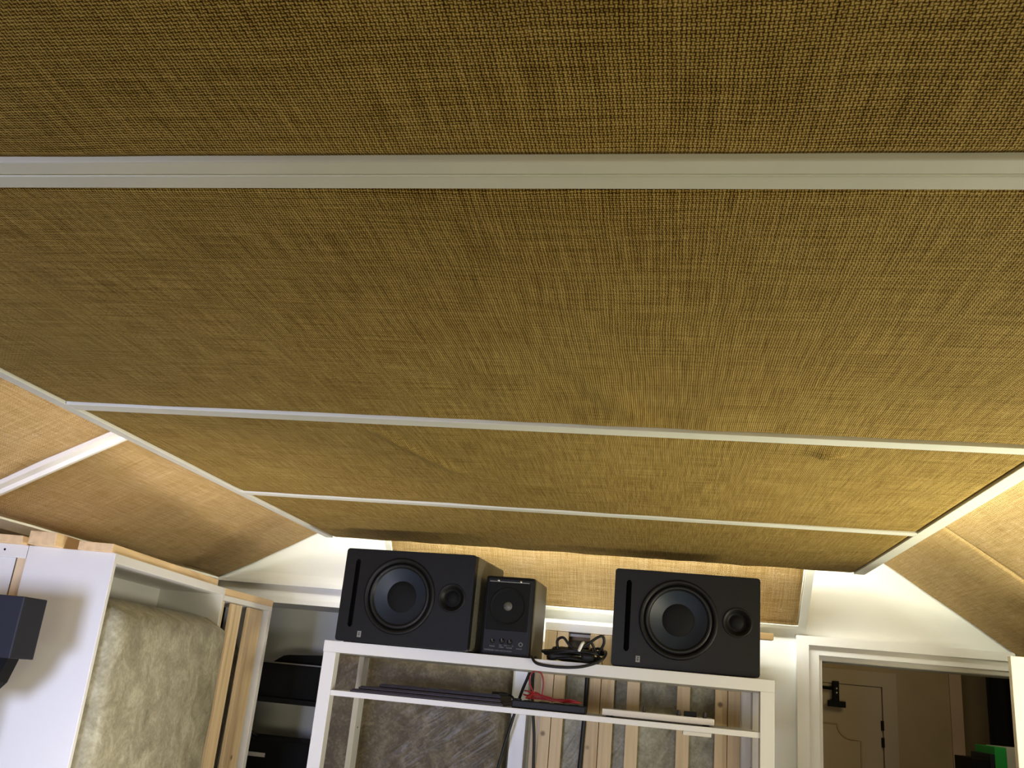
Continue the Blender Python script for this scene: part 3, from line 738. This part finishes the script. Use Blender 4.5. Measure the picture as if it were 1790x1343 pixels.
tube(bm, [(-1.50, 3.19, -.24), (-1.42, 3.18, -.216), (-1.375, 3.17, -.22), (-1.355, 3.17, -.24)], .005, 8)
single('black_cable', bm, M['blackg'], 'black cable looping on top of the big black equipment box', 'cable')

# ------------------------------------------------------------------ right side cabinet
root = thing('cupboard_door', 'bright white flat door panel standing at the right edge beside the doorway', 'cupboard door', (.95, 2.31, -CZ))
part(root, 'panel', B(.787, 1.09, 2.300, 2.318, -CZ, .166, bev=.0015), M['whited'])
part(root, 'hinge', B(1.05, 1.088, 2.318, 2.326, -.23, -.17, bev=.001), M['steel'])
part(root, 'hinge', B(1.05, 1.088, 2.318, 2.326, -1.23, -1.17, bev=.001), M['steel'])

# ------------------------------------------------------------------ room beyond the doorway
FY = 4.5
bm = bmesh.new(); box(bm, -.2, 1.30, FY, FY+.1, -CZ, .75); box(bm, -.3, -.2, 3.12, FY+.1, -CZ, .75)
struct('wall_far', bm, M['hall'])
bm = bmesh.new(); box(bm, 1.275, 1.325, FY-.012, FY+.1, -CZ, .75); struct('trim_3', bm, M['hall_beige'])
bm = bmesh.new(); box(bm, 1.325, 3.3, 5.0, 5.1, -CZ, .75); box(bm, 3.2, 3.3, 3.12, 5.0, -CZ, .75); struct('wall_hall', bm, M['hall'])
bm = B(-.3, 3.3, 3.12, 5.1, .75, .85); struct('ceiling_hall', bm, M['hall'])
bm = B(XR, 3.3, 3.02, 3.12, -CZ, .75); struct('wall_hall_near', bm, M['hall'])
bm = bmesh.new(); box(bm, .99, 1.05, FY-.02, FY, -CZ, .205); box(bm, .10, .99, FY-.02, FY, .142, .205); box(bm, .04, .10, FY-.02, FY, -CZ, .205)
struct('trim_4', bm, M['halldoor'])
bm = bmesh.new(); box(bm, .10, .985, FY-.012, FY-.002, -CZ, .139)
d1 = struct('door_1', bm, M['halldoor'])
# raised moulding with a stepped curve
def mould(pts, y=FY-.014, r=.004):
    bm = bmesh.new(); tube(bm, pts, r, 8, 0); return bm
yy = FY-.013
arc = [(.795+.0*0, yy, -.030)]
for k in range(9):
    a = math.pi/2*k/8; arc.append((.855+.0-.06*math.cos(a), yy, -.030-.06*math.sin(a)))
pts = [(.24, yy, -.030), (.30, yy, -.030)]+arc+[(.895, yy, -.092), (.895, yy, -1.2), (.24, yy, -1.2), (.24, yy, -.030)]
o = mesh_obj('door_moulding', mould(pts), M['hall'], (0, 0, 0)); o.parent = d1
bm = bmesh.new()
for z in (-.02, -.09, -.7): box(bm, .980, .992, FY-.022, FY-.012, z-.02, z+.02)
o = mesh_obj('hinge', bm, M['blackm'], (0, 0, 0)); o.parent = d1
root = thing('door_closer', 'small black bracket with a rod hanging at the top of the hall door', 'bracket', (.79, FY-.05, .10))
bm = bmesh.new(); tube(bm, [(.55, FY-.04, .125), (.79, FY-.04, .117)], .007, 10, 0); part(root, 'rod', bm, M['blackm'])
bm = bmesh.new(); box(bm, .775, .800, FY-.055, FY-.012, .055, .150, bev=.002); box(bm, .750, .826, FY-.060, FY-.045, .040, .066, bev=.002); part(root, 'clamp', bm, M['blackm'])
bm = bmesh.new()
for z in (.100, .118): lathe(bm, [(0, .002), (.005, .001), (.006, -.001)], Matrix.Translation(V((.789, FY-.056, z))), 12)
part(root, 'screw_heads', bm, M['steel'])
# black curtain and stored things
bm = bmesh.new(); n_ = 40; pr = []
for k in range(n_+1):
    x = 1.375+.55*k/n_; pr.append((x, 4.3+.02*math.sin(k*1.1)))
for (xa, ya), (xb, yb) in zip(pr, pr[1:]):
    f = bm.faces.new([bm.verts.new((xa, ya, -CZ)), bm.verts.new((xb, yb, -CZ)), bm.verts.new((xb, yb, .60)), bm.verts.new((xa, ya, .60))]); f.smooth = True
bmesh.ops.remove_doubles(bm, verts=bm.verts, dist=1e-5)
bmesh.ops.solidify(bm, geom=bm.faces[:], thickness=.008)
single('curtain', bm, M['curtain'], 'black curtain hanging in the hall beyond the doorway', 'curtain')
bm = B(1.10, 1.75, 3.78, 4.10, -CZ, -.30, bev=.003); single('hall_cupboard', bm, M['hall'], 'dark cupboard in the hall carrying the green and white boxes', 'cupboard')
bm = B(1.222, 1.262, 3.80, 4.02, -.30, -.052, bev=.002); single('green_folder', bm, M['green'], 'bright green upright folder in the hall beyond the doorway', 'folder')
bm = B(1.2625, 1.42, 3.80, 4.02, -.30, -.050, bev=.002); single('white_box', bm, M['white_card'], 'grey-white box right of the green folder in the hall', 'box')
bm = B(1.205, 1.2215, 3.80, 4.02, -.30, -.078, bev=.002); single('navy_folder', bm, M['navy'], 'dark navy folder left of the green folder in the hall', 'folder')
bm = B(1.145, 1.2045, 3.81, 4.02, -.30, -.098, bev=.003); single('black_box', bm, M['blackm'], 'black box left of the folders in the hall', 'box')

# ------------------------------------------------------------------ lights
def area(name, loc, target, sx, sy, power, col, spread=None):
    l = bpy.data.lights.new(name, 'AREA'); l.shape = 'RECTANGLE'; l.size = sx; l.size_y = sy; l.energy = power; l.color = col
    if spread: l.spread = math.radians(spread)
    o = bpy.data.objects.new(name, l); C.objects.link(o)
    loc = V(loc)+V((0, 0, CZ)); target = V(target)+V((0, 0, CZ)); o.location = loc
    dr = (target-loc).normalized(); o.rotation_euler = dr.to_track_quat('-Z', 'Y').to_euler()
    return o
WARM = (1.0, .99, .80); NEUT = (1.0, .90, .62); COOL = (.66, .68, 1.0)
# strip lamps between the raft and the ceiling, shining out past its edges
area('lamp_ceiling_right', (.05, 1.0, .640), (1.0, 1.2, .25), 2.8, .04, 28, WARM)
area('lamp_ceiling_left', (-.40, .3, .640), (-1.3, .3, .32), 2.2, .04, 14, (1, .84, .88))
area('lamp_ceiling_left_far', (-.40, 2.0, .640), (-1.3, 2.0, .32), 1.2, .04, 12, WARM)
area('lamp_raft_right', (.40, 1.2, .52), (1.0, 1.2, .50), 2.4, .04, 12, WARM)
area('lamp_raft_end', (-.2, 2.66, .555), (-.2, 2.95, .30), 1.3, .04, 7.5, (1, 1, .92))
area('lamp_raft_edge', (-.2, 2.722, .56), (-.2, 2.87, .15), 1.2, .03, 3, (1, 1, .92))
# unseen cool source low behind the camera; the others are added fill lights
area('lamp_room_left', (-.85, -1.2, -.4), (-1.12, 2.2, -.15), .6, .6, 6.4, (.60, .66, 1.0), 52)
area('fill_low_left', (-.45, 1.5, -.9), (-1.3, 2.15, .25), .4, .4, 2.6, (1, .93, .9), 75)  # unseen fill added low at the left to brighten slope and slab
area('fill_room_right', (1.45, 1.7, -.35), (.6, 1.7, .39), .4, .4, 15, (1, .97, .74), 120)  # added fill out of view, brightens the raft and slope towards the right
area('fill_room_back', (.5, -2.0, -.9), (-.1, 2.6, -.1), .8, .5, 3.5, NEUT, 60)  # added fill for the shelf and speaker fronts, no fixture behind it
area('fill_hall', (1.05, 3.4, .5), (1.0, 4.5, -.2), .3, .3, 1.5, (1, .88, .50))  # unseen light added to fill the hall dimly
w = bpy.data.worlds.new('world'); bpy.context.scene.world = w; w.use_nodes = True
w.node_tree.nodes['Background'].inputs[0].default_value = (.9, .85, .75, 1); w.node_tree.nodes['Background'].inputs[1].default_value = .02

# ------------------------------------------------------------------ camera
R3 = [[0.98491058, 0.03816054, -0.16880439], [0.14768236, 0.32320167, 0.93473558], [0.09022787, -0.94556039, 0.31268911]]
cam = bpy.data.cameras.new('camera'); co = bpy.data.objects.new('camera', cam); C.objects.link(co)
cam.sensor_fit = 'HORIZONTAL'; cam.sensor_width = 36; cam.lens = 1595/1790*36; cam.clip_start = .02
mw = Matrix(((R3[0][0], -R3[0][1], -R3[0][2], 0), (R3[1][0], -R3[1][1], -R3[1][2], 0), (R3[2][0], -R3[2][1], -R3[2][2], CZ), (0, 0, 0, 1)))
co.matrix_world = mw
S = bpy.context.scene; S.camera = co
S.view_settings.view_transform = 'Standard'; S.view_settings.look = 'None'; S.view_settings.exposure = 0.0; S.view_settings.gamma = 1
S.view_settings.use_curve_mapping = False
S.cycles.max_bounces = 8; S.cycles.use_denoising = True
